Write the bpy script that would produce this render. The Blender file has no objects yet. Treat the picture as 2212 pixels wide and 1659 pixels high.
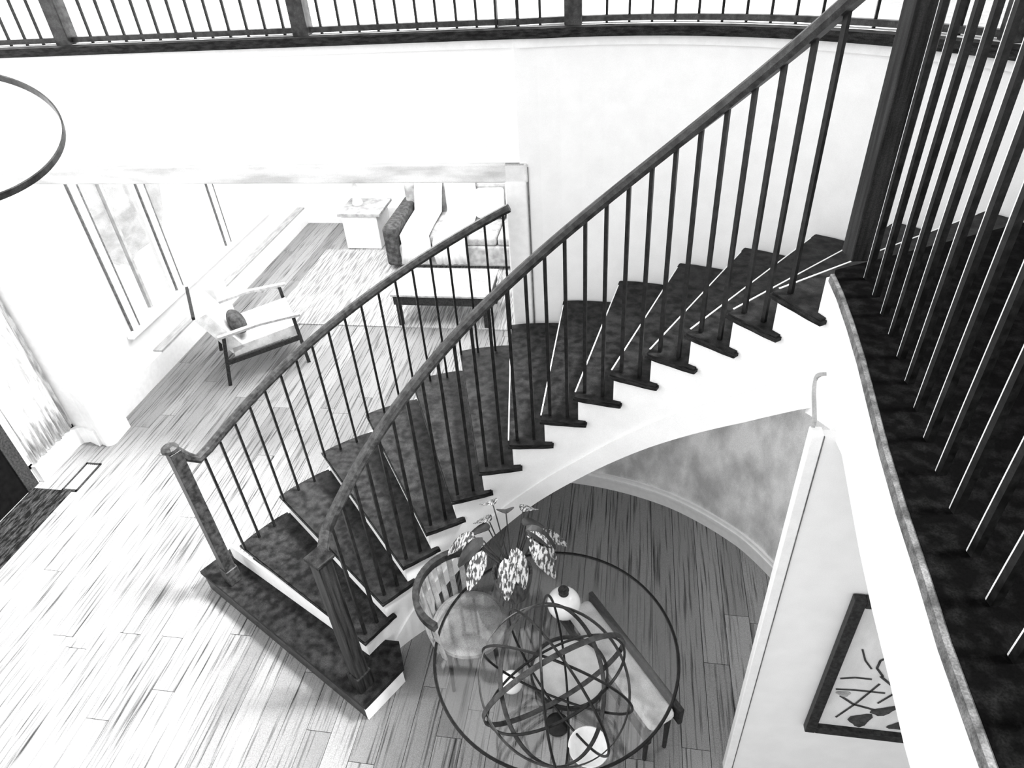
import bpy, bmesh, math, random
from mathutils import Vector, Matrix
random.seed(7)
PI = math.pi
sc = bpy.context.scene
COL = sc.collection

# ------------------------------------------------------------------ camera
EYE = 4.048                                   # lens height above the ground floor
RISE = .178
LAND = 16 * RISE                              # landing level
cd = bpy.data.cameras.new('camera'); cam = bpy.data.objects.new('camera', cd); COL.objects.link(cam)
cd.sensor_width = 36; cd.lens = 36 * 1480 / 2212; cd.clip_start = .02; cd.clip_end = 200
_r = Vector((.98664569, .15132946, -.06024673)); _u = Vector((-.04244377, .59597023, .80188404)); _b = Vector((.15725394, -.78861834, .59443445))
cam.matrix_world = Matrix(((_r.x, _u.x, _b.x, 0), (_r.y, _u.y, _b.y, 0), (_r.z, _u.z, _b.z, EYE), (0, 0, 0, 1)))
sc.camera = cam

# ------------------------------------------------------------------ light
w = bpy.data.worlds.new('daylight'); sc.world = w; w.use_nodes = True
w.node_tree.nodes['Background'].inputs[0].default_value = (1, 1, 1, 1)
w.node_tree.nodes['Background'].inputs[1].default_value = 1.6
sd = bpy.data.lights.new('sun', 'SUN'); sun = bpy.data.objects.new('sun', sd); COL.objects.link(sun)
sd.energy = 15; sd.angle = .22
sun.rotation_euler = Vector((1.0, .12, 1.39)).to_track_quat('Z', 'Y').to_euler(); sun.location = (6, 1, 9)
ad = bpy.data.lights.new('living_room_fill', 'AREA'); al = bpy.data.objects.new('living_room_fill', ad); COL.objects.link(al)
ad.shape = 'RECTANGLE'; ad.size = 2.8; ad.size_y = 3.6; ad.energy = 270; al.location = (-2.9, 6.6, 3.2)  # unseen fill lamp, added to brighten the living room
dd = bpy.data.lights.new('under_stair_fill', 'AREA'); dl = bpy.data.objects.new('under_stair_fill', dd); COL.objects.link(dl)
dd.shape = 'DISK'; dd.size = .3; dd.energy = 8; dl.location = (1.05, 2.55, 2.12)  # hidden fill lamp, added to lighten the wall under the stair
sc.view_settings.view_transform = 'Standard'; sc.view_settings.look = 'None'
sc.view_settings.gamma = 1; sc.view_settings.exposure = 0.0
sc.view_settings.use_curve_mapping = False
sc.cycles.max_bounces = 8; sc.cycles.transparent_max_bounces = 12
sc.cycles.caustics_reflective = False; sc.cycles.caustics_refractive = False

# ------------------------------------------------------------------ materials
def mat(name, lo, hi=None, scale=60., rough=.6, stretch=(1, 1, 1), fine=.06, metal=0., bump=0., contrast=(.35, .65), spec=.5, obj=False, rnd=0., coat=0.):
    m = bpy.data.materials.new(name); m.use_nodes = True; nt = m.node_tree; N = nt.nodes; L = nt.links
    b = N['Principled BSDF']; b.inputs['Roughness'].default_value = rough; b.inputs['Metallic'].default_value = metal
    b.inputs['Specular IOR Level'].default_value = spec; b.inputs['Coat Weight'].default_value = coat
    hi = lo if hi is None else hi
    g = N.new('ShaderNodeTexCoord'); geo = N.new('ShaderNodeNewGeometry')
    mp = N.new('ShaderNodeMapping'); mp.inputs['Scale'].default_value = stretch
    src = g.outputs['Object'] if obj else geo.outputs['Position']
    if rnd:
        oi = N.new('ShaderNodeObjectInfo'); cx = N.new('ShaderNodeCombineXYZ')
        ml = N.new('ShaderNodeMath'); ml.operation = 'MULTIPLY'; ml.inputs[1].default_value = 37.
        L.new(oi.outputs['Random'], ml.inputs[0]); L.new(ml.outputs[0], cx.inputs[0]); L.new(ml.outputs[0], cx.inputs[1])
        va = N.new('ShaderNodeVectorMath'); L.new(src, va.inputs[0]); L.new(cx.outputs[0], va.inputs[1]); src = va.outputs[0]
    L.new(src, mp.inputs['Vector'])
    n1 = N.new('ShaderNodeTexNoise'); n1.inputs['Scale'].default_value = scale; n1.inputs['Detail'].default_value = 4
    L.new(mp.outputs[0], n1.inputs['Vector'])
    r = N.new('ShaderNodeMapRange'); r.inputs[1].default_value = contrast[0]; r.inputs[2].default_value = contrast[1]
    r.inputs[3].default_value = lo; r.inputs[4].default_value = hi
    L.new(n1.outputs[0], r.inputs[0]); out = r.outputs[0]
    if fine:
        n2 = N.new('ShaderNodeTexNoise'); n2.inputs['Scale'].default_value = 260.; n2.inputs['Detail'].default_value = 1
        L.new(geo.outputs['Position'], n2.inputs['Vector'])
        r2 = N.new('ShaderNodeMapRange'); r2.inputs[1].default_value = .3; r2.inputs[2].default_value = .7
        r2.inputs[3].default_value = 1 - fine; r2.inputs[4].default_value = 1 + fine
        L.new(n2.outputs[0], r2.inputs[0])
        mm = N.new('ShaderNodeMath'); mm.operation = 'MULTIPLY'; L.new(out, mm.inputs[0]); L.new(r2.outputs[0], mm.inputs[1]); out = mm.outputs[0]
    if rnd:
        r3 = N.new('ShaderNodeMapRange'); r3.inputs[3].default_value = 1 - rnd; r3.inputs[4].default_value = 1 + rnd
        L.new(oi.outputs['Random'], r3.inputs[0])
        m3 = N.new('ShaderNodeMath'); m3.operation = 'MULTIPLY'; L.new(out, m3.inputs[0]); L.new(r3.outputs[0], m3.inputs[1]); out = m3.outputs[0]
    L.new(out, b.inputs['Base Color'])
    if bump:
        bp = N.new('ShaderNodeBump'); bp.inputs['Strength'].default_value = bump; bp.inputs['Distance'].default_value = .01
        L.new(n1.outputs[0], bp.inputs['Height']); L.new(bp.outputs[0], b.inputs['Normal'])
    return m

M = {
    'wall': mat('white_wall_paint', .84, .88, 9, .9, fine=.03, spec=.2),
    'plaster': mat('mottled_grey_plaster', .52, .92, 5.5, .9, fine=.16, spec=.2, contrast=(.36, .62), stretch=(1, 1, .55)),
    'trim': mat('white_trim_paint', .84, .9, 20, .5, fine=.03, spec=.3),
    'nosing': mat('grey_nosing', .08, .2, 30, .8, fine=.3, spec=.1),
    'trimsoft': mat('soft_trim_paint', .5, .8, 5, .7, fine=.08, stretch=(.6, 1, 3)),
    'trimgrey': mat('grey_trim_paint', .3, .45, 12, .7, fine=.12, stretch=(3, .5, 1)),
    'stair_white': mat('white_stringer_paint', .82, .88, 8, .8, fine=.05, spec=.25),
    'wood': mat('black_stained_oak', .004, .026, 16, .55, stretch=(1.2, 1.2, 5), fine=.4, spec=.10, bump=.15),
    'newelwood': mat('black_stained_newel', .004, .03, 18, .5, stretch=(3, 3, .2), fine=.35, spec=.15),
    'rail': mat('dark_rail_wood', .012, .045, 30, .4, fine=.35, spec=.3, bump=.1),
    'iron': mat('black_iron', .004, .014, 40, .35, fine=.3, spec=.22),
    'floor': mat('oak_plank', .02, .26, 8, .5, stretch=(7, .22, 1), fine=.25, contrast=(.29, .48), rnd=.2, spec=.2, bump=.12),
    'under': mat('floor_joint', .03, .05, 9, .9),
    'carpet': mat('black_carpet', .001, .010, 22, .95, fine=.5, spec=.05, bump=.3, contrast=(.45, .8), stretch=(1, 1, .4)),
    'lightfloor': mat('pale_carpet', .62, .78, 30, .95, fine=.15, spec=.1),
    'edge': mat('painted_edge_highlight', .7, .85, 20, .4, fine=.1),  # pale colour painted on as highlight lines for balusters and nosings
    'frame': mat('black_frame', .01, .035, 60, .5, fine=.3, spec=.25),
    'gasket': mat('dark_gasket', .08, .16, 30, .8, fine=.3),
    'fabric': mat('cream_upholstery', .55, .8, 10, .95, fine=.15, spec=.1, bump=.3),
    'fabricgrey': mat('grey_upholstery', .28, .48, 12, .95, fine=.25, spec=.1),
    'throw': mat('white_throw', .62, .85, 14, .95, fine=.12, spec=.1, stretch=(1, 1, .3)),
    'dark': mat('dark_fabric', .04, .1, 20, .9, fine=.35, spec=.1),
    'rug': mat('woven_rug', .2, .5, 9, .98, stretch=(7, .35, 1), fine=.2, spec=.05, contrast=(.4, .6)),
    'white': mat('white_ceramic', .8, .88, 20, .25, fine=.03, spec=.5),
    'leaf': mat('striped_leaf', .03, .5, 30, .5, stretch=(3, 1, 1), fine=.2, obj=True, contrast=(.45, .55)),
    'leafdark': mat('dark_leaf', .01, .05, 12, .6, fine=.3),
    'pot': mat('ribbed_pot', .03, .12, 25, .5, stretch=(3, 3, .3), fine=.3),
    'glasswhite': mat('table_inlay', .4, .55, 8, .4),
    'paper': mat('picture_paper', .68, .8, 14, .8, fine=.06, stretch=(1, 1, .5)),
    'ink': mat('picture_ink', .02, .06, 40, .8, fine=.3),
    'inkgrey': mat('picture_wash', .3, .45, 30, .8, fine=.2),
    'curtain': mat('sheer_curtain', .4, .82, 9, .95, stretch=(1, 9, .8), fine=.15, spec=.05, contrast=(.38, .6)),
    'door': mat('black_door', .002, .004, 20, .8, spec=.05),
    'mat': mat('dark_doormat', .006, .05, 26, .98, stretch=(2.4, .5, 1), fine=.5, spec=.03, contrast=(.42, .7)),
    'foliage': mat('garden_foliage', .6, .85, 6, .9, fine=.3),
}
def glass():
    m = bpy.data.materials.new('clear_glass'); m.use_nodes = True; nt = m.node_tree; N = nt.nodes
    N.remove(N['Principled BSDF']); t = N.new('ShaderNodeBsdfTransparent'); g = N.new('ShaderNodeBsdfGlossy'); x = N.new('ShaderNodeMixShader')
    t.inputs[0].default_value = (.93, .93, .93, 1); g.inputs['Roughness'].default_value = .05; x.inputs[0].default_value = .07
    nt.links.new(t.outputs[0], x.inputs[1]); nt.links.new(g.outputs[0], x.inputs[2]); nt.links.new(x.outputs[0], N['Material Output'].inputs[0])
    return m
M['glass'] = glass()

# ------------------------------------------------------------------ helpers
def obj(name, bm, m, parent=None, smooth=False):
    me = bpy.data.meshes.new(name); bmesh.ops.recalc_face_normals(bm, faces=bm.faces); bm.to_mesh(me); bm.free()
    o = bpy.data.objects.new(name, me); COL.objects.link(o); me.materials.append(M[m])
    if smooth:
        for p in me.polygons: p.use_smooth = True
    if parent:
        o.parent = parent; o.matrix_parent_inverse = Matrix.Translation(-parent.location) if parent.rotation_euler.z == 0 else parent.matrix_basis.inverted()
    return o
def thing(name, label, cat, loc=(0, 0, 0), group=None):
    o = bpy.data.objects.new(name, None); COL.objects.link(o); o.location = loc; o.empty_display_size = .1
    o['label'] = label; o['category'] = cat
    if group: o['group'] = group
    return o
def tag(o, label, cat, group=None):
    o['label'] = label; o['category'] = cat
    if group: o['group'] = group
    return o
def struct(name, bm, m, parent=None, smooth=False):
    o = obj(name, bm, m, parent, smooth)
    if not parent: o['kind'] = 'structure'
    return o
def B(): return bmesh.new()
def box(bm, x0, x1, y0, y1, z0, z1, bev=0):
    r = bmesh.ops.create_cube(bm, size=1); vs = r['verts']
    bmesh.ops.scale(bm, vec=(x1 - x0, y1 - y0, z1 - z0), verts=vs); bmesh.ops.translate(bm, vec=((x0 + x1) / 2, (y0 + y1) / 2, (z0 + z1) / 2), verts=vs)
    if bev:
        es = list({e for v in vs for e in v.link_edges}); bmesh.ops.bevel(bm, geom=es, offset=bev, segments=3, affect='EDGES', profile=.5)
    return bm
def obox(bm, c, ux, l, w_, z0, z1, bev=0):
    """box with its length l along the unit direction ux, centred on c"""
    ux = Vector((ux[0], ux[1], 0)).normalized(); uy = Vector((-ux.y, ux.x, 0))
    r = bmesh.ops.create_cube(bm, size=1); vs = r['verts']
    m = Matrix(((ux.x * l, uy.x * w_, 0, c[0]), (ux.y * l, uy.y * w_, 0, c[1]), (0, 0, z1 - z0, (z0 + z1) / 2), (0, 0, 0, 1)))
    bmesh.ops.transform(bm, matrix=m, verts=vs)
    if bev:
        es = list({e for v in vs for e in v.link_edges}); bmesh.ops.bevel(bm, geom=es, offset=bev, segments=3, affect='EDGES', profile=.5)
    return bm
def prism(bm, pts, z0, z1):
    a = [bm.verts.new((p[0], p[1], z0 if not callable(z0) else z0(p))) for p in pts]; b = [bm.verts.new((p[0], p[1], z1 if not callable(z1) else z1(p))) for p in pts]
    n = len(pts); bm.faces.new(a[::-1]); bm.faces.new(b)
    for i in range(n): bm.faces.new((a[i], a[(i + 1) % n], b[(i + 1) % n], b[i]))
    return bm
def sweep(bm, path, prof, closed=False, up=Vector((0, 0, 1))):
    """prof: (side, up) points; path: Vectors"""
    path = [Vector(p) for p in path]; n = len(path); rows = []
    for i, p in enumerate(path):
        a = path[i - 1] if (i or closed) else path[0]; b = path[(i + 1) % n] if (i < n - 1 or closed) else path[-1]
        t = (b - a).normalized(); s = t.cross(up)
        if s.length < 1e-4: s = Vector((1, 0, 0))
        s.normalize(); u = s.cross(t).normalized()
        rows.append([bm.verts.new(p + s * q[0] + u * q[1]) for q in prof])
    k = len(prof)
    for i in range(n if closed else n - 1):
        r0, r1 = rows[i], rows[(i + 1) % n]
        for j in range(k): bm.faces.new((r0[j], r0[(j + 1) % k], r1[(j + 1) % k], r1[j]))
    if not closed: bm.faces.new(rows[0]); bm.faces.new(rows[-1][::-1])
    return bm
def circ(r, n=8): return [(r * math.cos(2 * PI * i / n), r * math.sin(2 * PI * i / n)) for i in range(n)]
def tube(bm, a, b, r, n=8, r2=None):
    a = Vector(a); b = Vector(b); t = (b - a).normalized(); s = t.orthogonal().normalized(); u = t.cross(s)
    r2 = r if r2 is None else r2
    A = [bm.verts.new(a + s * x * r + u * y * r) for x, y in circ(1, n)]; Bq = [bm.verts.new(b + s * x * r2 + u * y * r2) for x, y in circ(1, n)]
    for i in range(n): bm.faces.new((A[i], A[(i + 1) % n], Bq[(i + 1) % n], Bq[i]))
    bm.faces.new(A[::-1]); bm.faces.new(Bq); return bm
def lathe(bm, c, prof, n=24):
    rows = [[bm.verts.new((c[0] + r * math.cos(2 * PI * i / n), c[1] + r * math.sin(2 * PI * i / n), c[2] + z)) for i in range(n)] for r, z in prof]
    for a, b in zip(rows, rows[1:]):
        for i in range(n): bm.faces.new((a[i], a[(i + 1) % n], b[(i + 1) % n], b[i]))
    bm.faces.new(rows[0][::-1]); bm.faces.new(rows[-1]); return bm
def hoop(bm, c, R, nrm, prof, n=64):
    nrm = Vector(nrm).normalized(); s = nrm.orthogonal().normalized(); u = nrm.cross(s); c = Vector(c)
    rows = []
    for i in range(n):
        a = 2 * PI * i / n; d = s * math.cos(a) + u * math.sin(a)
        rows.append([bm.verts.new(c + d * (R + q[0]) + nrm * q[1]) for q in prof])
    k = len(prof)
    for i in range(n):
        for j in range(k): bm.faces.new((rows[i][j], rows[i][(j + 1) % k], rows[(i + 1) % n][(j + 1) % k], rows[(i + 1) % n][j]))
    return bm
def rect(w_, h): return [(-w_ / 2, -h / 2), (w_ / 2, -h / 2), (w_ / 2, h / 2), (-w_ / 2, h / 2)]

# ------------------------------------------------------------------ stair geometry: a circle in plan
CX, CY = -.355, 1.685
RI, RO = 1.262, 2.56
STEP = 8.7; A16 = 31.6
def A(k): return A16 + STEP * (16 - k)              # angle of riser k
def pt(R, deg, z=0.): a = math.radians(deg); return Vector((CX + R * math.cos(a), CY + R * math.sin(a), z))
def nz(deg): return RISE * (16 - (deg - A16) / STEP)   # pitch line height at an angle
def lerp_table(t, x):
    for (a, b), (c, d) in zip(t, t[1:]):
        if x <= c: return b + (d - b) * max(0, (x - a)) / (c - a)
    return t[-1][1]
CREASE = [(25, 2.53), (44, 2.13), (66, 1.69), (84, 1.31), (104, .93), (111, .80), (125.5, .46), (139, .22), (147, .05)]
BOTTOM = [(24, 2.36), (30.6, 2.23), (43, 1.97), (65.6, 1.53), (84, 1.16), (96, .93), (113, .58), (131, .22), (131.2, 0.0), (160, 0.0)]

# ------------------------------------------------------------------ floor with planks
X0, X1, Y0, Y1 = -5.1, 4.2, .3, 9.4
fl = struct('floor', box(B(), X0 - .05, X1, -2.5, Y1 + .1, -.2, -.022), 'under')
unit = bpy.data.meshes.new('plank'); bm = box(B(), -.5, .5, -.5, .5, -.5, .5); bm.to_mesh(unit); bm.free(); unit.materials.append(M['floor'])
pw = .158; x = X0; n = 0
while x < 2.6:
    y = Y0 - random.random() * 1.5
    ymax = Y1 if x < -.3 else 4.6
    while y < ymax:
        l = random.uniform(2.1, 2.9); y2 = min(y + l, ymax)
        if y2 > .3 and (y2 - y) > .05:
            p = bpy.data.objects.new('plank', unit); COL.objects.link(p); p.parent = fl
            p.scale = (pw - .0035, y2 - y - .0035, .02); p.location = (x + pw / 2, (y + y2) / 2, -.0105 - random.random() * .0008); n += 1
        y = y2
    x += pw
# ------------------------------------------------------------------ walls
WT = 3.33                                           # underside of the balcony edge
# left wall of the living room with its windows
LX = -4.9
wl = B(); T = .16
box(wl, LX - T, LX, 4.3, 5.19, 0, 3.3)
box(wl, LX - T, LX, 5.19, 8.2, 0, .58); box(wl, LX - T, LX, 5.19, 8.2, 2.35, 3.3); box(wl, LX - T, LX, 8.2, 9.4, 0, 3.3)
struct('wall_left', wl, 'wall')
WIN = [(5.30, 6.03, True), (6.14, 7.16, False), (7.27, 8.1, False)]
for i, (a, b, split) in enumerate(WIN):
    f = B(); z0, z1 = .58, 2.35; x0, x1 = LX - .09, LX + .02
    box(f, x0, x1, a - .11 if i else a - .11, a, z0, z1)
    if i == 2: box(f, x0, x1, b, b + .1, z0, z1)
    box(f, x0 + .02, x1 - .03, a, b, z0, z0 + .05); box(f, x0 + .02, x1 - .03, a, b, z1 - .05, z1)
    wf = struct('window_%d' % (i + 1), f, 'trim')
    g = B(); box(g, LX + .0, LX + .024, a - .006, a + .012, z0, z1); box(g, LX + .0, LX + .024, a - .115, a - .102, z0, z1)
    obj('gasket', g, 'gasket', wf)
    if split: obj('sash', box(B(), LX - .06, LX - .02, a + .3, a + .335, z0, z1), 'trimgrey', wf)
    obj('pane', box(B(), LX - .055, LX - .05, a, b, z0 + .02, z1 - .02), 'glass', wf)
struct('trim_1', box(B(), LX, LX + .07, 5.1, 8.35, .55, .6, .01), 'trim')                      # sill
bb = B(); box(bb, LX, LX + .1, 4.5, 9.3, 0, .24)
bo = struct('baseboard_left', bb, 'trim')
obj('ledge', box(B(), LX + .002, LX + .104, 5.35, 9.2, .24, .26), 'trimgrey', bo)
# back wall and right wall of the living room
struct('wall_back', box(B(), LX - T, -.3, 9.3, 9.45, 0, 3.3), 'wall')
struct('baseboard_back', box(B(), LX + .1, -.3, 9.22, 9.3, 0, .24), 'trim')
struct('wall_living_room_right', box(B(), -.62, -.5, 4.5, 9.3, 0, 3.3), 'wall')
# rounded corner pier between hall and living room
pier = []
for x_, y_ in [(-5.05, 4.45), (-4.9, 4.45), (-4.66, 4.42)]: pier.append((x_, y_))
for k in range(7):
    a = math.radians(15 - k * 17); pier.append((-4.72 + .07 * math.cos(a), 4.20 + .07 * math.sin(a)))
pier += [(-4.86, 4.18), (-5.05, 4.2)]
struct('wall_pier', prism(B(), pier, 0, 3.3), 'trim', smooth=False)
# wall above the wide opening, then the curved wall that follows the stair
RW = 2.60
hd = B(); box(hd, -5.05, -.60, 4.285, 4.43, 2.5, WT)
box(hd, -.78, -.60, 4.28, 4.43, 0, 2.5)
struct('wall_front', hd, 'wall')
tr = B(); box(tr, -4.75, -.645, 4.255, 4.29, 2.46, 2.585, .012)
struct('trim_2', tr, 'trimsoft')
tr = B(); box(tr, -.80, -.655, 4.255, 4.44, 0, 2.585, .012)
struct('trim_3', tr, 'trim')
struct('trim_4', box(B(), -.652, -.642, 4.262, 4.29, 1.2, 2.56), 'gasket')
def arc_wall(bm, R0, R1, a0, a1, z0, z1, n=48):
    pa = []
    for i in range(n + 1):
        d = a0 + (a1 - a0) * i / n
        zb = z0(d) if callable(z0) else z0; zt = z1(d) if callable(z1) else z1
        rr0 = R0(d) if callable(R0) else R0; rr1 = R1(d) if callable(R1) else R1
        pa.append([bm.verts.new(pt(rr0, d, zb)), bm.verts.new(pt(rr1, d, zb)), bm.verts.new(pt(rr1, d, zt)), bm.verts.new(pt(rr0, d, zt))])
    for p, q in zip(pa, pa[1:]):
        for j in range(4): bm.faces.new((p[j], p[(j + 1) % 4], q[(j + 1) % 4], q[j]))
    bm.faces.new(pa[0][::-1]); bm.faces.new(pa[-1]); return bm
struct('wall_curved', arc_wall(B(), RW, RW + .14, 97.5, -42, 0, WT), 'wall', smooth=False)
t5 = arc_wall(B(), RW - .018, RW + .02, 97, -42, WT - .075, WT - .02); box(t5, -5.05, -.62, 4.268, 4.3, WT - .075, WT - .02); struct('trim_5', t5, 'trim')
# low curved wall under the stair with its baseboard
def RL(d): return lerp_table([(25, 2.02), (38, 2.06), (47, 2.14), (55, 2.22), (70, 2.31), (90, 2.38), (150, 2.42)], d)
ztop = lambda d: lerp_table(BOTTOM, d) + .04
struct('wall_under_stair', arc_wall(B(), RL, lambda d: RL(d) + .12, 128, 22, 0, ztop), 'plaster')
bu = struct('baseboard_curved', arc_wall(B(), lambda d: RL(d) - .018, lambda d: RL(d) + .01, 126, 24, 0, .15), 'trim')
obj('cap', arc_wall(B(), lambda d: RL(d) - .03, lambda d: RL(d) + .01, 126, 24, .10, .122), 'trim', bu)

# hall wall on the far left: tall window with a sheer curtain, black door
HX = -5.05
hw = B(); box(hw, HX - T, HX, 3.62, 4.25, 0, .16); box(hw, HX - T, HX, 3.62, 4.25, 2.5, 3.3); box(hw, HX - T, HX, .2, 2.35, 0, 3.3); box(hw, HX - T, HX, 2.35, 3.62, 2.5, 3.3)
struct('wall_hall', hw, 'wall')
struct('wall_hall_upper', box(B(), HX - T, HX, .2, 9.4, 3.3, 5.8), 'wall')
bh = B()
pth = [Vector((HX + .03, y_, .09)) for y_ in (3.64, 3.9, 4.12)] + [Vector((HX + .06, 4.18, .09)), Vector((HX + .13, 4.2, .09)), Vector((HX + .27, 4.15, .09))]
sweep(bh, pth, rect(.05, .18)); struct('baseboard_hall', bh, 'trim')
f = B(); box(f, HX - .08, HX + .01, 4.17, 4.21, .16, 2.5); box(f, HX - .08, HX + .01, 3.62, 3.66, .16, 2.5); box(f, HX - .08, HX + .01, 3.62, 4.21, .16, .2)
wf = struct('window_4', f, 'trim'); obj('gasket', box(B(), HX - .02, HX + .02, 4.205, 4.22, .2, 2.5), 'gasket', wf)
obj('pane', box(B(), HX - .06, HX - .055, 3.66, 4.17, .2, 2.5), 'glass', wf)
cu = B(); rows = []
for k in range(45):
    y_ = 3.66 + .50 * k / 44; xx = HX + .035 + .018 * math.sin(k * 1.15) + .006 * math.sin(k * 2.9)
    rows.append([cu.verts.new((xx + .01 * math.sin(k * .7 + j), y_ + (.02 * math.sin(k * .6)) * j / 6, .2 + 2.25 * j / 6)) for j in range(7)])
for a, b in zip(rows, rows[1:]):
    for j in range(6): cu.faces.new((a[j], b[j], b[j + 1], a[j + 1]))
o = obj('curtain', cu, 'curtain', smooth=True); tag(o, 'grey sheer curtain with wavy folds beside the black door', 'curtain')
s = o.modifiers.new('s', 'SOLIDIFY'); s.thickness = .004
dr = B(); box(dr, HX - .05, HX, 2.45, 3.50, 0, 2.5, .004)
do = struct('door_1', dr, 'door')
obj('door_frame', box(B(), HX - .06, HX + .015, 3.50, 3.62, 0, 2.5, .004), 'frame', do)
obj('door_panel', box(B(), HX, HX + .012, 2.65, 3.32, .25, 1.1, .004), 'door', do)

# ------------------------------------------------------------------ balcony
bal = B()
outer = [(-5.2, 6.5), (5.2, 6.5), (5.2, -1.2)]
inner = [pt(RW + .0, d) for d in range(-42, 98, 6)]
pts = [(-5.2, 4.29)] + [(-5.2, 6.5), (5.2, 6.5), (5.2, -1.2)] + [(p.x, p.y) for p in inner]
struct('floor_balcony', prism(bal, pts, WT - .02, WT + .02), 'lightfloor')
path = [Vector((-5.0, 4.27, WT + .0))] + [Vector((x_, 4.27, WT)) for x_ in (-4, -3, -2, -1.2, -.75)] + [pt(RW - .02, d, WT) for d in range(94, -42, -4)]
edge = B(); sweep(edge, path, rect(.07, .05)); struct('trim_6', edge, 'wood')
struct('wall_upper', box(B(), -5.2, 5.2, 6.42, 6.55, WT, 5.8), 'wall')
struct('baseboard_upper', box(B(), -5.2, 5.2, 6.39, 6.42, WT + .02, WT + .14), 'trim')
struct('ceiling_living_room', box(B(), -5.2, -.3, 6.4, 9.5, WT - .02, WT + .06), 'wall')
struct('ceiling_sun_shade', box(B(), 2.9, 6.0, -2.5, 6.6, 5.8, 5.95), 'wall')  # unseen slab, added to keep the sun off the upper treads
br = thing('balcony_railing', 'long balcony railing with thin black balusters above the white curved wall', 'railing', (-2, 4.36, WT + .02))
BP = [Vector((-5.0 + .02 * i, 4.37, WT)) for i in range(0, 221)] + [pt(RW + .085, 99.5 - .45 * i, WT) for i in range(0, 290)]
def along(P_, step):
    out = [P_[0]]; acc = 0
    for a, b in zip(P_, P_[1:]):
        acc += (b - a).length
        if acc >= step: out.append(b); acc = 0
    return out
sp = along(BP, .117)
bm_b = bpy.data.meshes.new('baluster'); t_ = B(); box(t_, -.007, .007, -.007, .007, 0, .95); t_.to_mesh(bm_b); t_.free(); bm_b.materials.append(M['iron'])
POSTX = [-3.62, -2.0, -.355]
nb = 0
for q in sp:
    if any(abs(q.x - p_) < .085 and q.y > 4.2 for p_ in POSTX): continue
    o = bpy.data.objects.new('baluster', bm_b); COL.objects.link(o); o.parent = br; o.location = Vector((q.x, q.y, WT + .02)) - br.location; nb += 1
for p_ in POSTX + [1.6]:
    y_ = 4.37 if p_ < 0 else pt(RW + .085, math.degrees(math.acos((1.6 - CX) / (RW + .085)))).y
    obj('post', box(B(), p_ - .05, p_ + .05, y_ - .05, y_ + .05, WT + .02, WT + 1.02, .006), 'rail', br)
rp = [Vector((p.x, p.y, WT + .98)) for p in BP[::6]]
obj('handrail', sweep(B(), rp, rect(.06, .045)), 'rail', br)
obj('bottom_rail', sweep(B(), [Vector((p.x, p.y, WT + .045)) for p in BP[::6]], rect(.03, .03)), 'rail', br)

# ------------------------------------------------------------------ landing
EDGE = [(.66, -1.6), (.64, .0), (.64, .6), (.645, .85), (.655, 1.0), (.665, 1.2), (.68, 1.4), (.70, 1.6), (.72, 1.8), (.735, 2.0), (.745, 2.2), (.745, 2.33)]
wallarc = [pt(RW, d) for d in range(30, -42, -4)]
lp = [(x_ - .012, y_) for x_, y_ in EDGE] + [(p.x, p.y) for p in [pt(RI + .02, 31.4), pt(RO, 30.0)]] + [(p.x, p.y) for p in wallarc] + [(3.4, -1.6)]
struct('floor_landing', prism(B(), lp, LAND - .04, LAND), 'carpet')
lf = B(); rows = []
for x_, y_ in EDGE:
    zl = 2.46 if y_ < 1.9 else 2.46 - .25 * (y_ - 1.9) / .43
    rows.append([lf.verts.new((x_ + a, y_, z_)) for a, z_ in ((.004, zl), (.05, zl), (.05, LAND - .04), (.004, LAND - .04))])
for a, b in zip(rows, rows[1:]):
    for j in range(4): lf.faces.new((a[j], a[(j + 1) % 4], b[(j + 1) % 4], b[j]))
lf.faces.new(rows[0]); lf.faces.new(rows[-1][::-1])
struct('wall_landing_edge', lf, 'stair_white')
sf = prism(B(), [(x_ + .03, y_) for x_, y_ in EDGE] + [(p.x, p.y) for p in [pt(RO, 30.0)]] + [(p.x, p.y) for p in wallarc] + [(3.4, -1.6)], 2.45, 2.5)
struct('ceiling_under_landing', sf, 'wall')
struct('trim_7', sweep(B(), [Vector((x_ - .012, y_, LAND - .017)) for x_, y_ in EDGE], [(-.016, -.016), (.016, -.016), (.016, .010), (0, .014), (-.014, .012)]), 'nosing')
# wall beneath the landing with its end post
WY = 1.9
struct('wall_right', box(B(), .685, 3.3, WY, WY + .035, 0, 2.45), 'wall')
struct('trim_8', box(B(), .648, .690, WY - .006, WY + .04, 0, 2.46, .004), 'trim')
struct('trim_9', box(B(), .690, .694, WY - .004, WY + .002, 0, 2.45), 'gasket')
bk = B(); sweep(bk, [Vector((.665 - .012 * math.sin(a), 1.97 + .05 * math.sin(a * 2.2), 2.66 - .19 * a / 2.4)) for a in [i * 2.4 / 14 for i in range(15)]], rect(.012, .012)); struct('trim_10', bk, 'trimgrey')
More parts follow.
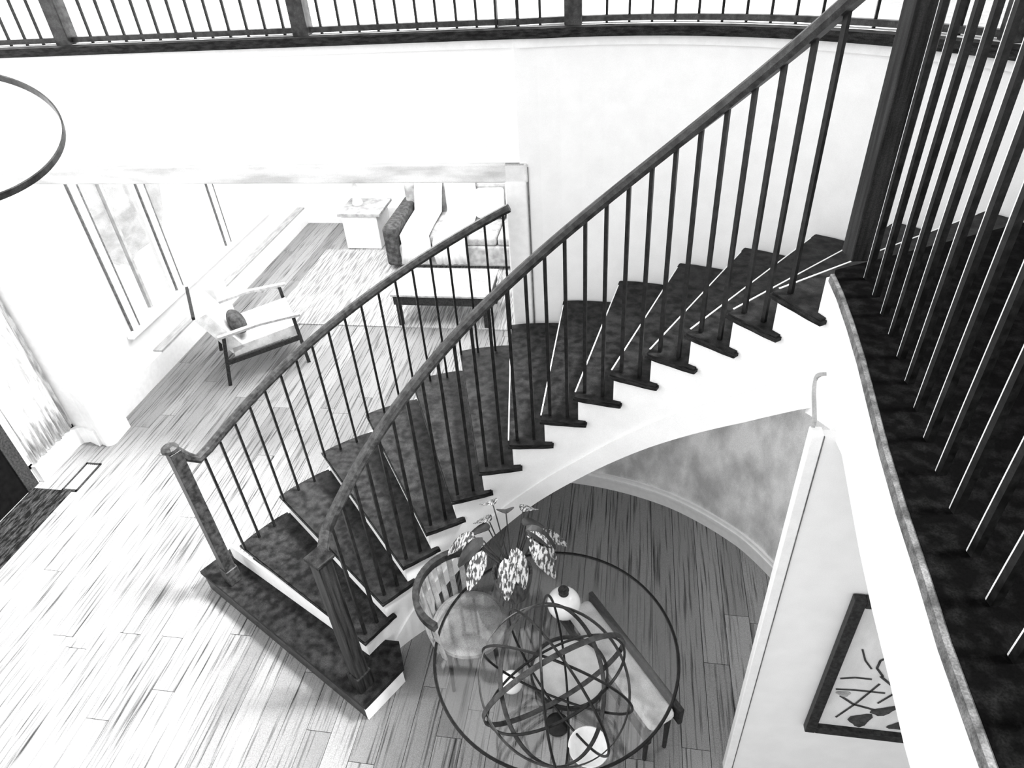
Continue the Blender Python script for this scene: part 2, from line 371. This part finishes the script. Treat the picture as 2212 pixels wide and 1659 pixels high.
# landing railing with its square newel
lr = thing('landing_railing', 'black landing railing with square newel and iron balusters at the right', 'railing', (.83, 1.3, LAND))
nwx, nwy = .845, 2.465
bn = B(); obox(bn, (nwx, nwy), (1, .12), .095, .095, LAND + .001, LAND + 1.14, .006)
nw = obj('newel', bn, 'newelwood', lr); obj('newel_cap', obox(B(), (nwx, nwy), (1, .35), .15, .15, LAND + 1.14, LAND + 1.19, .012), 'wood', nw)
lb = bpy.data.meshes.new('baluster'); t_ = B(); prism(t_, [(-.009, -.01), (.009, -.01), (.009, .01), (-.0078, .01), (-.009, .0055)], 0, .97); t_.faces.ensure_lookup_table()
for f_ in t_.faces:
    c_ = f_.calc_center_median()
    if c_.x < -.007 and c_.y > .006 and abs(c_.z - .485) < .1: f_.material_index = 1  # strip of the left face coloured bright as a painted highlight
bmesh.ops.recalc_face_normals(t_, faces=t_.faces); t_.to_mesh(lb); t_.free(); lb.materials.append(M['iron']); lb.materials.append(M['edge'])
def edx(y_): return lerp_table([(b, a) for a, b in EDGE], y_)
yb = 2.29; path = []
while yb > -1.2:
    o = bpy.data.objects.new('baluster', lb); COL.objects.link(o); o.parent = lr; o.location = Vector((edx(yb) + .085, yb, LAND)) - lr.location
    o.rotation_euler.z = .2; yb -= .122
obj('handrail', sweep(B(), [Vector((edx(y_ / 10) + .085, y_ / 10, LAND + .985)) for y_ in range(23, -13, -1)], [(-.03, -.02), (.03, -.02), (.034, .01), (.018, .03), (-.018, .03), (-.034, .01)]), 'rail', lr)

# ------------------------------------------------------------------ staircase
st = thing('staircase', 'curved open staircase with black treads, white stringer and dark handrails', 'staircase', (-1.6, 2.4, 0))
TH = .032
def sector(R0, R1, ai0, ai1, ao0, ao1, n=4):
    p = [pt(R0, ai0 + (ai1 - ai0) * i / n) for i in range(n + 1)]
    q = [pt(R1, ao1 + (ao0 - ao1) * i / n) for i in range(n + 1)]
    return [(v.x, v.y) for v in p + q]
def riser_bm(k):
    zt = k * RISE - TH; zb = (k - 1) * RISE
    a = pt(RI, A(k)); b = pt(RO - .004 + (.11 if k == 2 else 0), A(k) - (1.5 if k > 2 else .3))
    d = (b - a).normalized(); nrm = Vector((-d.y, d.x, 0)) * .009
    return prism(B(), [(v.x, v.y) for v in (a - nrm, b - nrm, b + nrm, a + nrm)], zb, zt)
# first, wide step
S1 = [(-2.93, 2.74), (-1.41, 1.915), (-1.25, 2.19), (-1.33, 2.36), (-1.50, 2.36), (-2.55, 2.86), (-2.80, 2.97)]
def inset(P_, d):
    c = Vector((sum(p[0] for p in P_) / len(P_), sum(p[1] for p in P_) / len(P_)))
    return [tuple(c + (Vector(p) - c) * (1 - d / (Vector(p) - c).length)) for p in P_]
I1 = inset(S1, .03)
obj('riser', prism(B(), I1, 0, RISE - TH), 'rail', st)
v0 = Vector(I1[1]); v1 = Vector(I1[2]); vd = (v1 - v0).normalized(); vn = Vector((vd.y, -vd.x)) * .012
obj('return_panel', prism(B(), [tuple(v0), tuple(v1), tuple(v1 + vn), tuple(v0 + vn)], 0, RISE - TH), 'trim', st)
t1 = obj('tread', prism(B(), S1, RISE - TH, RISE), 'wood', st); t1['label'] = 'wide first tread under both newels'
for k in range(2, 16):
    over = 1.5
    ai0 = A(k) + over; ai1 = A(k + 1) - 1.9; ao0 = A(k) - 1.5 + .75; ao1 = A(k + 1) - 1.6
    ro = RO + (.02 if k >= 9 else .0)
    bm = prism(B(), sector(RI - .03, ro, ai0, ai1, ao0, ao1), k * RISE - TH, k * RISE)
    bmesh.ops.bevel(bm, geom=[e for e in bm.edges if abs(e.verts[0].co.z - e.verts[1].co.z) < 1e-4], offset=.008, segments=2, affect='EDGES')
    tr_ = obj('tread', bm, 'wood', st)
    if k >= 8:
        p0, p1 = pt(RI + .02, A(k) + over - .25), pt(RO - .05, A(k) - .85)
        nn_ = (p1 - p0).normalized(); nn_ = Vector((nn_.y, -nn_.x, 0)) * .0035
        obj('nosing_highlight', prism(B(), [(v.x, v.y) for v in (p0 - nn_, p1 - nn_, p1 + nn_, p0 + nn_)], k * RISE - .002, k * RISE + .0012), 'edge', tr_)  # thin bright line added as a painted highlight along the nosing
    obj('riser', riser_bm(k), 'trim', st)
obj('riser', riser_bm(16), 'trim', st)
# inner stringer: saw-tooth top, swept bottom; lower band projects a little
def stringer(R0, R1, a_start, a_end, saw=True, low=CREASE, top=None):
    bm = B(); cols = []
    a = a_start; angs = []
    k = 2
    seq = []
    for k in range(2, 16):
        z = k * RISE - TH; n = 4
        for i in range(n + 1):
            d = A(k) + (A(k + 1) - A(k)) * i / n; seq.append((d, z))
    seq.append((A(16), LAND - .04)); seq.append((26, LAND - .04)); seq.append((21, LAND - .04))
    cols = [[bm.verts.new(pt(R0, d, lerp_table(low, d))), bm.verts.new(pt(R1, d, lerp_table(low, d))), bm.verts.new(pt(R1, d, z)), bm.verts.new(pt(R0, d, z))] for d, z in seq]
    for p, q in zip(cols, cols[1:]):
        for j in range(4):
            try: bm.faces.new((p[j], p[(j + 1) % 4], q[(j + 1) % 4], q[j]))
            except ValueError: pass
    bm.faces.new(cols[0][::-1]); bm.faces.new(cols[-1])
    return bm
CR2 = [(a, b - .02) for a, b in CREASE] + [(152, .02)]
s_ = obj('stringer', stringer(RI, RI + .04, 150, 22, low=[(21, 2.5)] + CR2), 'stair_white', st)
def zc(d): return lerp_table([(21, 2.6)] + CREASE + [(153.4, 0.03)], d)
bd = arc_wall(B(), RI - .012, RI + .05, 153.2, 22, lambda d: lerp_table(BOTTOM, d), lambda d: max(zc(d), lerp_table(BOTTOM, d) + .02), n=90)
obj('stringer_band', bd, 'stair_white', st)
so = arc_wall(B(), RI + .03, RO, 131, 22, lambda d: lerp_table(BOTTOM, d), lambda d: lerp_table(BOTTOM, d) + .03, n=60)
obj('soffit', so, 'wall', st)
# outer stringer below the open part of the flight
os_ = arc_wall(B(), RO - .03, RO + .01, 153, 97, lambda d: max(0, nz(d) - .42), lambda d: max(.03, nz(d) - .20), n=50)
obj('outer_stringer', os_, 'stair_white', st)
# skirting along the wall is bare; handrails
nrx, nry = -1.468, 2.058
def zr_in(d): return 1.28 + (157 - d) * .02035
def zr_out(d): return 1.22 + (153.8 - d) * .0205
prof = [(-.024, -.022), (.024, -.022), (.031, -.004), (.026, .018), (.01, .027), (-.01, .027), (-.026, .018), (-.031, -.004)]
ph = [Vector((nrx, nry + .02, 1.325))] + [pt(1.275, d, zr_in(d)) for d in [154.5 - 2.2 * i for i in range(55)]] + [Vector((nwx - .053, nwy - .0, zr_in(34) + .02))]
obj('inner_handrail', sweep(B(), ph, prof), 'rail', st, smooth=False)
nlx, nly = -2.645, 2.70
po = [Vector((nlx - .02, nly + .0, 1.43)), Vector((nlx + .005, nly + .02, 1.385)), Vector((nlx + .035, nly + .05, 1.31)), Vector((nlx + .065, nly + .09, 1.255))] + [pt(2.5, d, zr_out(d)) for d in [151.5 - 1.8 * i for i in range(30)]]
obj('outer_handrail', sweep(B(), po, prof), 'rail', st)
# newels at the foot
def newel(x_, y_, z0, z1, ang, w_=.085):
    bm = B(); obox(bm, (x_, y_), ang, w_ * 1.25, w_ * 1.25, z0, z0 + .14, .008)
    obox(bm, (x_, y_), ang, w_, w_, z0 + .14, z1, .005)
    return bm
na = obj('newel', newel(nlx, nly, RISE, 1.40, (.87, -.49), .075), 'rail', st)
lathe_b = B(); lathe(lathe_b, (nlx - .012, nly, 1.395), [(.04, 0), (.052, .012), (.05, .03), (.03, .045), (.008, .05)], 16); obj('newel_cap', lathe_b, 'rail', na)
na = obj('newel', newel(nrx, nry, RISE, 1.335, (.87, -.49), .085), 'newelwood', st)
obj('newel_cap', obox(B(), (nrx, nry), (.87, -.49),   .115, .115, 1.335, 1.36, .008), 'wood', na)
# balusters: two a tread inside, three a tread outside
def baluster(R, d, z0, z1, s=.0085):
    p = pt(R, d); bm = B(); obox(bm, (p.x, p.y), (math.cos(math.radians(d)), math.sin(math.radians(d))), s * 2, s * 2, z0, z1)
    return obj('baluster', bm, 'iron', st)
for k in range(2, 16):
    for f_ in (.12, .62):
        d = A(k) - STEP * f_
        if d < 35: continue
        baluster(1.285, d, k * RISE, zr_in(d) - .015)
for k in range(2, 9):
    for f_ in (.1, .43, .77):
        d = A(k) - STEP * f_
        if d < 99.6: continue
        baluster(2.5, d, k * RISE, zr_out(d) - .015, .0075)

# ------------------------------------------------------------------ picture on the wall under the landing
pc = thing('framed_picture', 'black framed abstract drawing on the white wall under the landing', 'picture', (1.5, WY - .02, 1.1))
fr = B(); px0, px1, pz0, pz1, fw = .965, 2.05, .575, 1.63, .048; yb = WY - .003; yf = WY - .04
box(fr, px0, px0 + fw, yf, yb, pz0, pz1, .004); box(fr, px1 - fw, px1, yf, yb, pz0, pz1, .004); box(fr, px0 + fw, px1 - fw, yf, yb, pz0, pz0 + fw, .004); box(fr, px0 + fw, px1 - fw, yf, yb, pz1 - fw, pz1, .004)
obj('frame', fr, 'frame', pc)
obj('paper', box(B(), px0 + fw, px1 - fw, WY - .012, WY - .003, pz0 + fw, pz1 - fw), 'paper', pc)
ys = WY - .014
def stroke(bm, P_, w_):
    for (a, b), (c, d) in zip(P_, P_[1:]):
        v = Vector((c - a, 0, d - b)); nn = Vector((-v.z, 0, v.x)).normalized() * w_ / 2
        p = [Vector((a, ys, b)) - nn, Vector((c, ys, d)) - nn, Vector((c, ys, d)) + nn, Vector((a, ys, b)) + nn]
        lo = [bm.verts.new(q) for q in p]; hi_ = [bm.verts.new(q + Vector((0, -.002, 0))) for q in p]
        bm.faces.new(lo); bm.faces.new(hi_[::-1])
        for i in range(4): bm.faces.new((lo[i], lo[(i + 1) % 4], hi_[(i + 1) % 4], hi_[i]))
sk = B()
stroke(sk, [(1.09, .70), (1.15, .84), (1.21, 1.02)], .009); stroke(sk, [(1.24, .86), (1.30, .98), (1.38, 1.10)], .009)
stroke(sk, [(1.07, .89), (1.14, .83), (1.24, .80)], .011)
stroke(sk, [(1.04, 1.03), (1.10, 1.05), (1.17, 1.05)], .009); stroke(sk, [(1.04, .94), (1.12, .95), (1.25, .95)], .009)
stroke(sk, [(1.08, 1.27), (1.11, 1.19), (1.15, 1.13)], .008); stroke(sk, [(1.21, 1.08), (1.17, 1.14), (1.17, 1.2), (1.22, 1.26)], .01)
stroke(sk, [(1.20, 1.08), (1.28, 1.0), (1.36, .98)], .012); stroke(sk, [(1.5, .75), (1.6, 1.1), (1.75, 1.3)], .01)
obj('ink_lines', sk, 'ink', pc)
def blob(bm, c, rx, rz, rot, n=14):
    lo = []; hi_ = []
    for i in range(n):
        a = 2 * PI * i / n; r = 1 + .22 * math.sin(3 * a + c[0] * 40)
        u, v = rx * r * math.cos(a), rz * r * math.sin(a)
        q = Vector((c[0] + u * math.cos(rot) - v * math.sin(rot), ys, c[1] + u * math.sin(rot) + v * math.cos(rot)))
        lo.append(bm.verts.new(q)); hi_.append(bm.verts.new(q + Vector((0, -.0025, 0))))
    bm.faces.new(lo); bm.faces.new(hi_[::-1])
    for i in range(n): bm.faces.new((lo[i], lo[(i + 1) % n], hi_[(i + 1) % n], hi_[i]))
for q in [((1.20, .70), .045, .06, -.4), ((1.28, .80), .06, .03, .7), ((1.37, .68), .04, .03, .4), ((1.6, .9), .1, .07, .3)]:
    bl = B(); blob(bl, *q); obj('ink_blot', bl, 'ink', pc)
for q in [((1.24, 1.22), .045, .06, .2), ((1.08, .91), .03, .02, 0)]:
    bl = B(); blob(bl, *q); obj('grey_wash', bl, 'inkgrey', pc)

# ------------------------------------------------------------------ entry table group in the hall
TX, TY, TZ, TR = -.30, 2.16, .60, .67
tb = thing('entry_table', 'round glass entry table with thin black rim and hoop base', 'table', (TX, TY, 0))
obj('glass_top', lathe(B(), (TX, TY, TZ - .012), [(TR, 0), (TR, .012)], 72), 'glass', tb)
obj('rim', hoop(B(), (TX, TY, TZ - .006), TR, (0, 0, 1), circ(.009, 6), 96), 'iron', tb)
for a in range(3):
    n_ = Vector((math.cos(a * PI / 3 + .3), math.sin(a * PI / 3 + .3), .0))
    bh_ = hoop(B(), (0, 0, 0), .285, n_, circ(.009, 6), 48); bmesh.ops.scale(bh_, vec=(.55, .55, 1), verts=bh_.verts); bmesh.ops.translate(bh_, vec=(TX, TY, .295), verts=bh_.verts)
    obj('base_hoop', bh_, 'iron', tb)
OC = Vector((-.245, 1.735, 1.01)); OR = .385
orb = thing('orb_sculpture', 'open orb of interlocking thin metal hoops on the round table', 'sculpture', (OC.x, OC.y, TZ))
for n_, rr, pr in [((1, .1, .15), 1, 0), ((.75, .7, .1), .985, 0), ((-.6, .85, .25), .97, 1), ((.25, 1, .3), .955, 0), ((.3, -.2, 1), .94, 1), ((-.5, .45, .8), .925, 0), ((.8, -.2, .65), .91, 1)]:
    obj('hoop', hoop(B(), OC, OR * rr, n_, circ(.0065, 6) if not pr else rect(.005, .024), 72), 'iron' if not pr else 'rail', orb)
obj('foot', lathe(B(), (OC.x, OC.y, TZ), [(.06, 0), (.06, .012), (.012, .02), (.01, .03)], 20), 'iron', orb)
# tray, globes, plant
ty = thing('tray', 'round tray with dark rim and pale inlay under the hoops', 'tray', (-.21, 2.02, TZ))
obj('base', lathe(B(), (-.21, 2.02, TZ + .001), [(.20, 0), (.20, .008)], 40), 'glasswhite', ty)
obj('rim', hoop(B(), (-.21, 2.02, TZ + .016), .203, (0, 0, 1), rect(.012, .03), 48), 'frame', ty)
def ball(bm, c, r, n=20, k=12, top=1.):
    return lathe(bm, c, [(max(.004, r * math.sin(PI * (i + .4) / (k + .8))), -r * math.cos(PI * (i + .4) / (k + .8))) for i in range(k + 1)], n)
v = tag(obj('globe_vase', ball(B(), (-.27, 2.385, TZ + .1), .096), 'white', smooth=True), 'white round globe vase behind the metal orb', 'vase'); 
obj('neck', lathe(B(), (-.27, 2.385, TZ + .188), [(.03, 0), (.026, .02), (.032, .034), (.01, .03)], 16), 'frame', v)
tag(obj('decorative_ball', ball(B(), (-.50, 1.90, TZ + .062), .06), 'white', smooth=True), 'small white ball at the left side of the tray', 'ball')
v = tag(obj('bowl', lathe(B(), (-.08, 1.62, TZ), [(.04, 0), (.05, .006), (.08, .035), (.1, .06), (.094, .06), (.07, .035), (.04, .012)], 32), 'white', smooth=True), 'white bowl at the near edge of the round table', 'bowl')
pl = thing('potted_plant', 'dark potted plant with striped leaves on the round table', 'plant', (-.56, 2.48, TZ))
PX, PY = -.58, 2.50
obj('pot', lathe(B(), (PX, PY, TZ), [(.085, 0), (.11, .12), (.12, .2), (.105, .2), (.1, .17)], 20), 'pot', pl)
obj('soil', lathe(B(), (PX, PY, TZ + .16), [(.104, 0), (.1, .015)], 16), 'leafdark', pl)
for i in range(15):
    a = i * 2.4; tl = .10 + .12 * ((i * 37) % 10) / 10; hgt = .42 - .12 * ((i * 13) % 7) / 7
    base = Vector((PX, PY, TZ + .17)); tip = base + Vector((math.cos(a) * tl, math.sin(a) * tl, hgt - .02)) 
    bm = B(); ux = Vector((math.cos(a), math.sin(a), -.35)).normalized(); uy = Vector((-math.sin(a), math.cos(a), 0)); ll = .17; ww = .052
    row = []
    for j in range(7):
        t = j / 6; cpt = tip + ux * ll * t + Vector((0, 0, -.09 * t * t)); wd = ww * math.sin(PI * min(.97, t * .92 + .06)) ** .7
        row.append([bm.verts.new(cpt - uy * wd + Vector((0, 0, .012))), bm.verts.new(cpt), bm.verts.new(cpt + uy * wd + Vector((0, 0, .012)))])
    for r0, r1 in zip(row, row[1:]):
        bm.faces.new((r0[0], r0[1], r1[1], r1[0])); bm.faces.new((r0[1], r0[2], r1[2], r1[1]))
    lf_ = obj('leaf', bm, 'leaf' if i % 3 else 'leafdark', pl); so_ = lf_.modifiers.new('s', 'SOLIDIFY'); so_.thickness = .003
    obj('stem', tube(B(), base, tip, .004, 5), 'leafdark', lf_)
# slatted chair pushed up to the table on the left
ch = thing('slat_back_chair', 'curved slat back chair between the round table and the stair foot', 'chair', (-.80, 2.33, 0))
CXc, CYc = -.84, 2.36
obj('seat', lathe(B(), (CXc, CYc, .42), [(.2, 0), (.225, .01), (.225, .04), (.2, .055)], 32), 'fabricgrey', ch)
def cp(r, d, z): a = math.radians(d); return Vector((CXc + r * math.cos(a), CYc + r * math.sin(a), z))
for d in range(108, 250, 15): obj('slat', sweep(B(), [cp(.24, d, .40), cp(.265, d, .60), cp(.275, d, .76)], rect(.012, .03) if 0 else rect(.034, .012), up=cp(1, d, 0) - cp(0, d, 0)), 'fabricgrey', ch)
obj('back_rail', sweep(B(), [cp(.28, d, .775) for d in range(104, 253, 8)], rect(.035, .05)), 'rail', ch)
for d in (100, 170, 240, 330): obj('leg', tube(B(), cp(.19, d, .43), cp(.215, d, .0), .016, 8, .011), 'frame', ch)
# bench on the right
bn_ = thing('upholstered_bench', 'pale upholstered bench under the right edge of the round table', 'bench', (.10, 2.25, 0))
bx = Vector((.53, -.70, 0)).normalized(); bc = (.045, 2.25)
obj('seat', obox(B(), bc, bx, .84, .17, .36, .43, .03), 'fabric', bn_)
obj('rail', obox(B(), (bc[0] + .085, bc[1] + .066), bx, .88, .03, .31, .45, .008), 'frame', bn_)
obj('rail', obox(B(), (bc[0] - .082, bc[1] - .064), bx, .88, .03, .31, .36, .006), 'frame', bn_)
for s in (-1, 1):
    for t in (-1, 1):
        c_ = Vector((bc[0], bc[1], 0)) + bx * .38 * s + Vector((-bx.y, bx.x, 0)) * .07 * t
        obj('leg', tube(B(), c_ + Vector((0, 0, .34)), c_, .018, 8, .012), 'frame', bn_)

# ------------------------------------------------------------------ living room furniture
rg = B(); box(rg, -4.15, -1.0, 6.35, 8.3, 0, .012); tag(obj('area_rug', rg, 'rug'), 'pale striped area rug on the living room floor', 'rug')
# armchair
AC = Vector((-3.83, 5.72, 0)); ux = Vector((.82, .57, 0)).normalized(); uy = Vector((-ux.y, ux.x, 0))
ac = thing('armchair', 'low wooden armchair with pale cushions by the living room windows', 'chair', AC)
def L2(a, b, z=0): return AC + ux * a + uy * b + Vector((0, 0, z))
def hexa(bm, P_):
    v_ = [bm.verts.new(p) for p in P_]
    for f_ in ((0, 1, 2, 3), (7, 6, 5, 4), (0, 4, 5, 1), (1, 5, 6, 2), (2, 6, 7, 3), (3, 7, 4, 0)): bm.faces.new([v_[i] for i in f_])
    return bm
obj('seat', hexa(B(), [L2(-.32, -.33, .28), L2(.36, -.33, .34), L2(.36, .33, .34), L2(-.32, .33, .28), L2(-.32, -.33, .38), L2(.36, -.33, .45), L2(.36, .33, .45), L2(-.32, .33, .38)]), 'fabric', ac)
obj('backrest', hexa(B(), [L2(-.33, -.33, .32), L2(-.20, -.33, .36), L2(-.20, .33, .36), L2(-.33, .33, .32), L2(-.56, -.33, .78), L2(-.44, -.33, .82), L2(-.44, .33, .82), L2(-.56, .33, .78)]), 'fabric', ac)
for s in (-1, 1):
    bm = B(); sweep(bm, [L2(-.42, .38 * s, .56), L2(.0, .39 * s, .6), L2(.4, .38 * s, .58)], rect(.055, .025)); obj('armrest', bm, 'trimgrey', ac)
    obj('leg', sweep(B(), [L2(.36, .38 * s, 0), L2(.33, .38 * s, .58)], rect(.035, .035), up=uy), 'frame', ac)
    obj('leg', sweep(B(), [L2(-.46, .38 * s, 0), L2(-.36, .38 * s, .57)], rect(.035, .035), up=uy), 'frame', ac)
    obj('side_rail', sweep(B(), [L2(-.42, .38 * s, .26), L2(.36, .38 * s, .32)], rect(.025, .05)), 'frame', ac)
obj('front_rail', sweep(B(), [L2(.35, -.38, .30), L2(.35, .38, .30)], rect(.025, .06)), 'frame', ac)
obj('back_rail', sweep(B(), [L2(-.56, -.36, .82), L2(-.56, .36, .82)], rect(.03, .03)), 'frame', ac)
bm = ball(B(), (0, 0, 0), 1, 16, 8); bmesh.ops.scale(bm, vec=(.08, .17, .13), verts=bm.verts)
bmesh.ops.rotate(bm, cent=(0, 0, 0), matrix=Matrix.Rotation(-.4, 3, 'Y'), verts=bm.verts); bmesh.ops.rotate(bm, cent=(0, 0, 0), matrix=Matrix.Rotation(math.atan2(ux.y, ux.x), 3, 'Z'), verts=bm.verts)
bmesh.ops.translate(bm, vec=L2(-.20, -.12, .55), verts=bm.verts)
tag(obj('cushion', bm, 'dark', smooth=True), 'dark round cushion lying on the pale armchair', 'cushion')
# white pedestal by the windows
bm = B(); box(bm, -4.79, -4.62, 6.28, 6.52, 0, .48, .01); tag(obj('pedestal', bm, 'white'), 'narrow white pedestal box below the living room windows', 'box')
# coffee table
ct = thing('coffee_table', 'low dark coffee table with pale top seen behind the stair balusters', 'table', (-2.02, 6.7, 0))
obj('tabletop', box(B(), -2.56, -1.45, 6.34, 7.0, .40, .425, .004), 'fabricgrey', ct)
obj('apron', box(B(), -2.54, -1.47, 6.36, 6.98, .29, .40), 'frame', ct)
for x_ in (-2.5, -1.51):
    for y_ in (6.4, 6.94): obj('leg', box(B(), x_ - .025, x_ + .025, y_ - .025, y_ + .025, .012, .3), 'frame', ct)
# side table and lamp
sdt = thing('side_table', 'white cube side table with grey top near the back wall', 'table', (-3.6, 8.6, 0))
obj('cabinet', box(B(), -3.86, -3.36, 8.36, 8.86, .0, .48, .008), 'white', sdt); obj('table_top', box(B(), -3.9, -3.3, 8.33, 8.9, .48, .52, .004), 'fabricgrey', sdt)
lm = thing('table_lamp', 'white table lamp standing on the cube side table', 'lamp', (-3.72, 8.68, .52))
obj('base', lathe(B(), (-3.72, 8.68, .52), [(.07, 0), (.075, .02), (.05, .1), (.07, .2), (.02, .3), (.015, .42)], 18), 'white', lm)
obj('lamp_shade', lathe(B(), (-3.72, 8.68, .9), [(.2, 0), (.14, .26)], 24), 'throw', lm)
# sofa
sf_ = thing('sofa', 'grey living room sofa draped with white throws against the back wall', 'sofa', (-2.0, 8.3, 0))
obj('base', box(B(), -3.05, -.8, 7.75, 8.75, .06, .34, .03), 'fabricgrey', sf_)
obj('backrest', box(B(), -3.0, -.85, 8.6, 8.9, .3, .85, .05), 'fabricgrey', sf_)
for x_ in (-3.07, -.96): obj('armrest', box(B(), x_, x_ + .2, 7.72, 8.8, .06, .6, .05), 'dark' if x_ < -2 else 'fabricgrey', sf_)
for i in range(3): obj('seat_cushion', box(B(), -2.86 + .63 * i, -2.24 + .63 * i, 7.76, 8.6, .34, .46, .035), 'fabricgrey', sf_)
def drape(x0_, x1_, name_, label_, seed):
    random.seed(seed); bm = B(); rows = []
    prof_ = [(8.72, .9), (8.58, .86), (8.5, .5), (8.1, .485), (7.74, .49), (7.70, .4), (7.69, .25), (7.68, .12)]
    for i in range(17):
        t = i / 16; r_ = []
        for j, (y_, z_) in enumerate(prof_):
            r_.append(bm.verts.new((x0_ + (x1_ - x0_) * t + .02 * math.sin(j * 1.3 + seed), y_ - .012 * math.sin(i * 1.7) - .012, z_ + .010 * math.sin(i * 2.1 + j) + .012)))
        rows.append(r_)
    for a, b in zip(rows, rows[1:]):
        for j in range(len(prof_) - 1): bm.faces.new((a[j], b[j], b[j + 1], a[j + 1]))
    o = obj(name_, bm, 'throw', smooth=True); m_ = o.modifiers.new('s', 'SOLIDIFY'); m_.thickness = .012
    return tag(o, label_, 'blanket')
drape(-2.84, -2.46, 'throw_blanket', 'white throw hanging over the left end of the sofa', 1)
drape(-2.40, -1.98, 'throw_blanket', 'second white throw hanging over the middle of the sofa', 4)
def pillow(c, s, m, label, rz):
    bm = box(B(), -s[0], s[0], -s[1], s[1], -s[2], s[2], min(s) * .8)
    bmesh.ops.rotate(bm, cent=(0, 0, 0), matrix=Matrix.Rotation(-.25, 3, 'X'), verts=bm.verts); bmesh.ops.rotate(bm, cent=(0, 0, 0), matrix=Matrix.Rotation(rz, 3, 'Z'), verts=bm.verts); bmesh.ops.translate(bm, vec=c, verts=bm.verts)
    tag(obj('sofa_cushion', bm, m, smooth=True), label, 'cushion')
pillow((-1.78, 8.38, .66), (.19, .06, .19), 'white', 'white cushion leaning on the sofa back right of the throws', .1)
pillow((-1.36, 8.38, .66), (.17, .06, .19), 'dark', 'dark square cushion on the right part of the sofa', -.1)

# ------------------------------------------------------------------ floor vent and doormat in the hall
fv = thing('floor_vent', 'small rectangular floor vent with black frame near the hall baseboard', 'vent', (-4.68, 3.73, 0))
vr = B(); box(vr, -4.76, -4.745, 3.55, 3.9, 0, .01); box(vr, -4.625, -4.61, 3.55, 3.9, 0, .01); box(vr, -4.76, -4.61, 3.55, 3.57, 0, .01); box(vr, -4.76, -4.61, 3.88, 3.9, 0, .01)
obj('frame', vr, 'frame', fv)
for i in range(6): obj('slat', box(B(), -4.742 + .019 * i, -4.730 + .019 * i, 3.57, 3.88, 0, .006), 'trimgrey', fv)
bm = B(); box(bm, -5.03, -4.66, 2.2, 3.55, 0, .014, .004); tag(obj('doormat', bm, 'mat'), 'dark doormat lying in front of the black door', 'mat')

# ------------------------------------------------------------------ hanging ring pendant, upper left
RC = Vector((-2.222, 1.966, 3.480))
vdir = Vector((RC.x, RC.y, RC.z - EYE)).normalized(); vup = Vector((0, 0, 1)) - vdir * vdir.z; vup.normalize()
rn = -vdir * .58 + vup * .81; rt = RC + (vup - rn * vup.dot(rn)).normalized() * .345
pn = thing('ring_pendant', 'large thin hoop pendant hanging at the upper left', 'lamp', RC)
obj('hoop', hoop(B(), RC, .345, rn, rect(.006, .024), 96), 'rail', pn)
obj('cord', tube(B(), rt, (rt.x, rt.y, 5.72), .004, 6), 'iron', pn)
obj('canopy', lathe(B(), (rt.x, rt.y, 5.70), [(.05, 0), (.06, .02), (.06, .03)], 16), 'iron', pn)
struct('trim_11', box(B(), -5.2, 3.0, rt.y - .07, rt.y + .07, 5.73, 5.9), 'wall')

# garden shrubs outside the windows
for i, (x_, y_, r_) in enumerate([(-7.2, 6.2, .8), (-7.8, 8.6, 1.0)]):
    bm = B(); bmesh.ops.create_icosphere(bm, subdivisions=3, radius=r_)
    for v_ in bm.verts: v_.co *= 1 + .12 * math.sin(v_.co.x * 9 + i) * math.cos(v_.co.y * 8) + random.uniform(-.06, .06)
    bmesh.ops.translate(bm, vec=(x_, y_, r_ * .8 - .1), verts=bm.verts)
    tag(obj('garden_shrub', bm, 'foliage'), ['pale leafy shrub outside the nearer living room window', 'pale leafy shrub outside the farther living room window'][i], 'shrub', 'shrubs outside the windows')
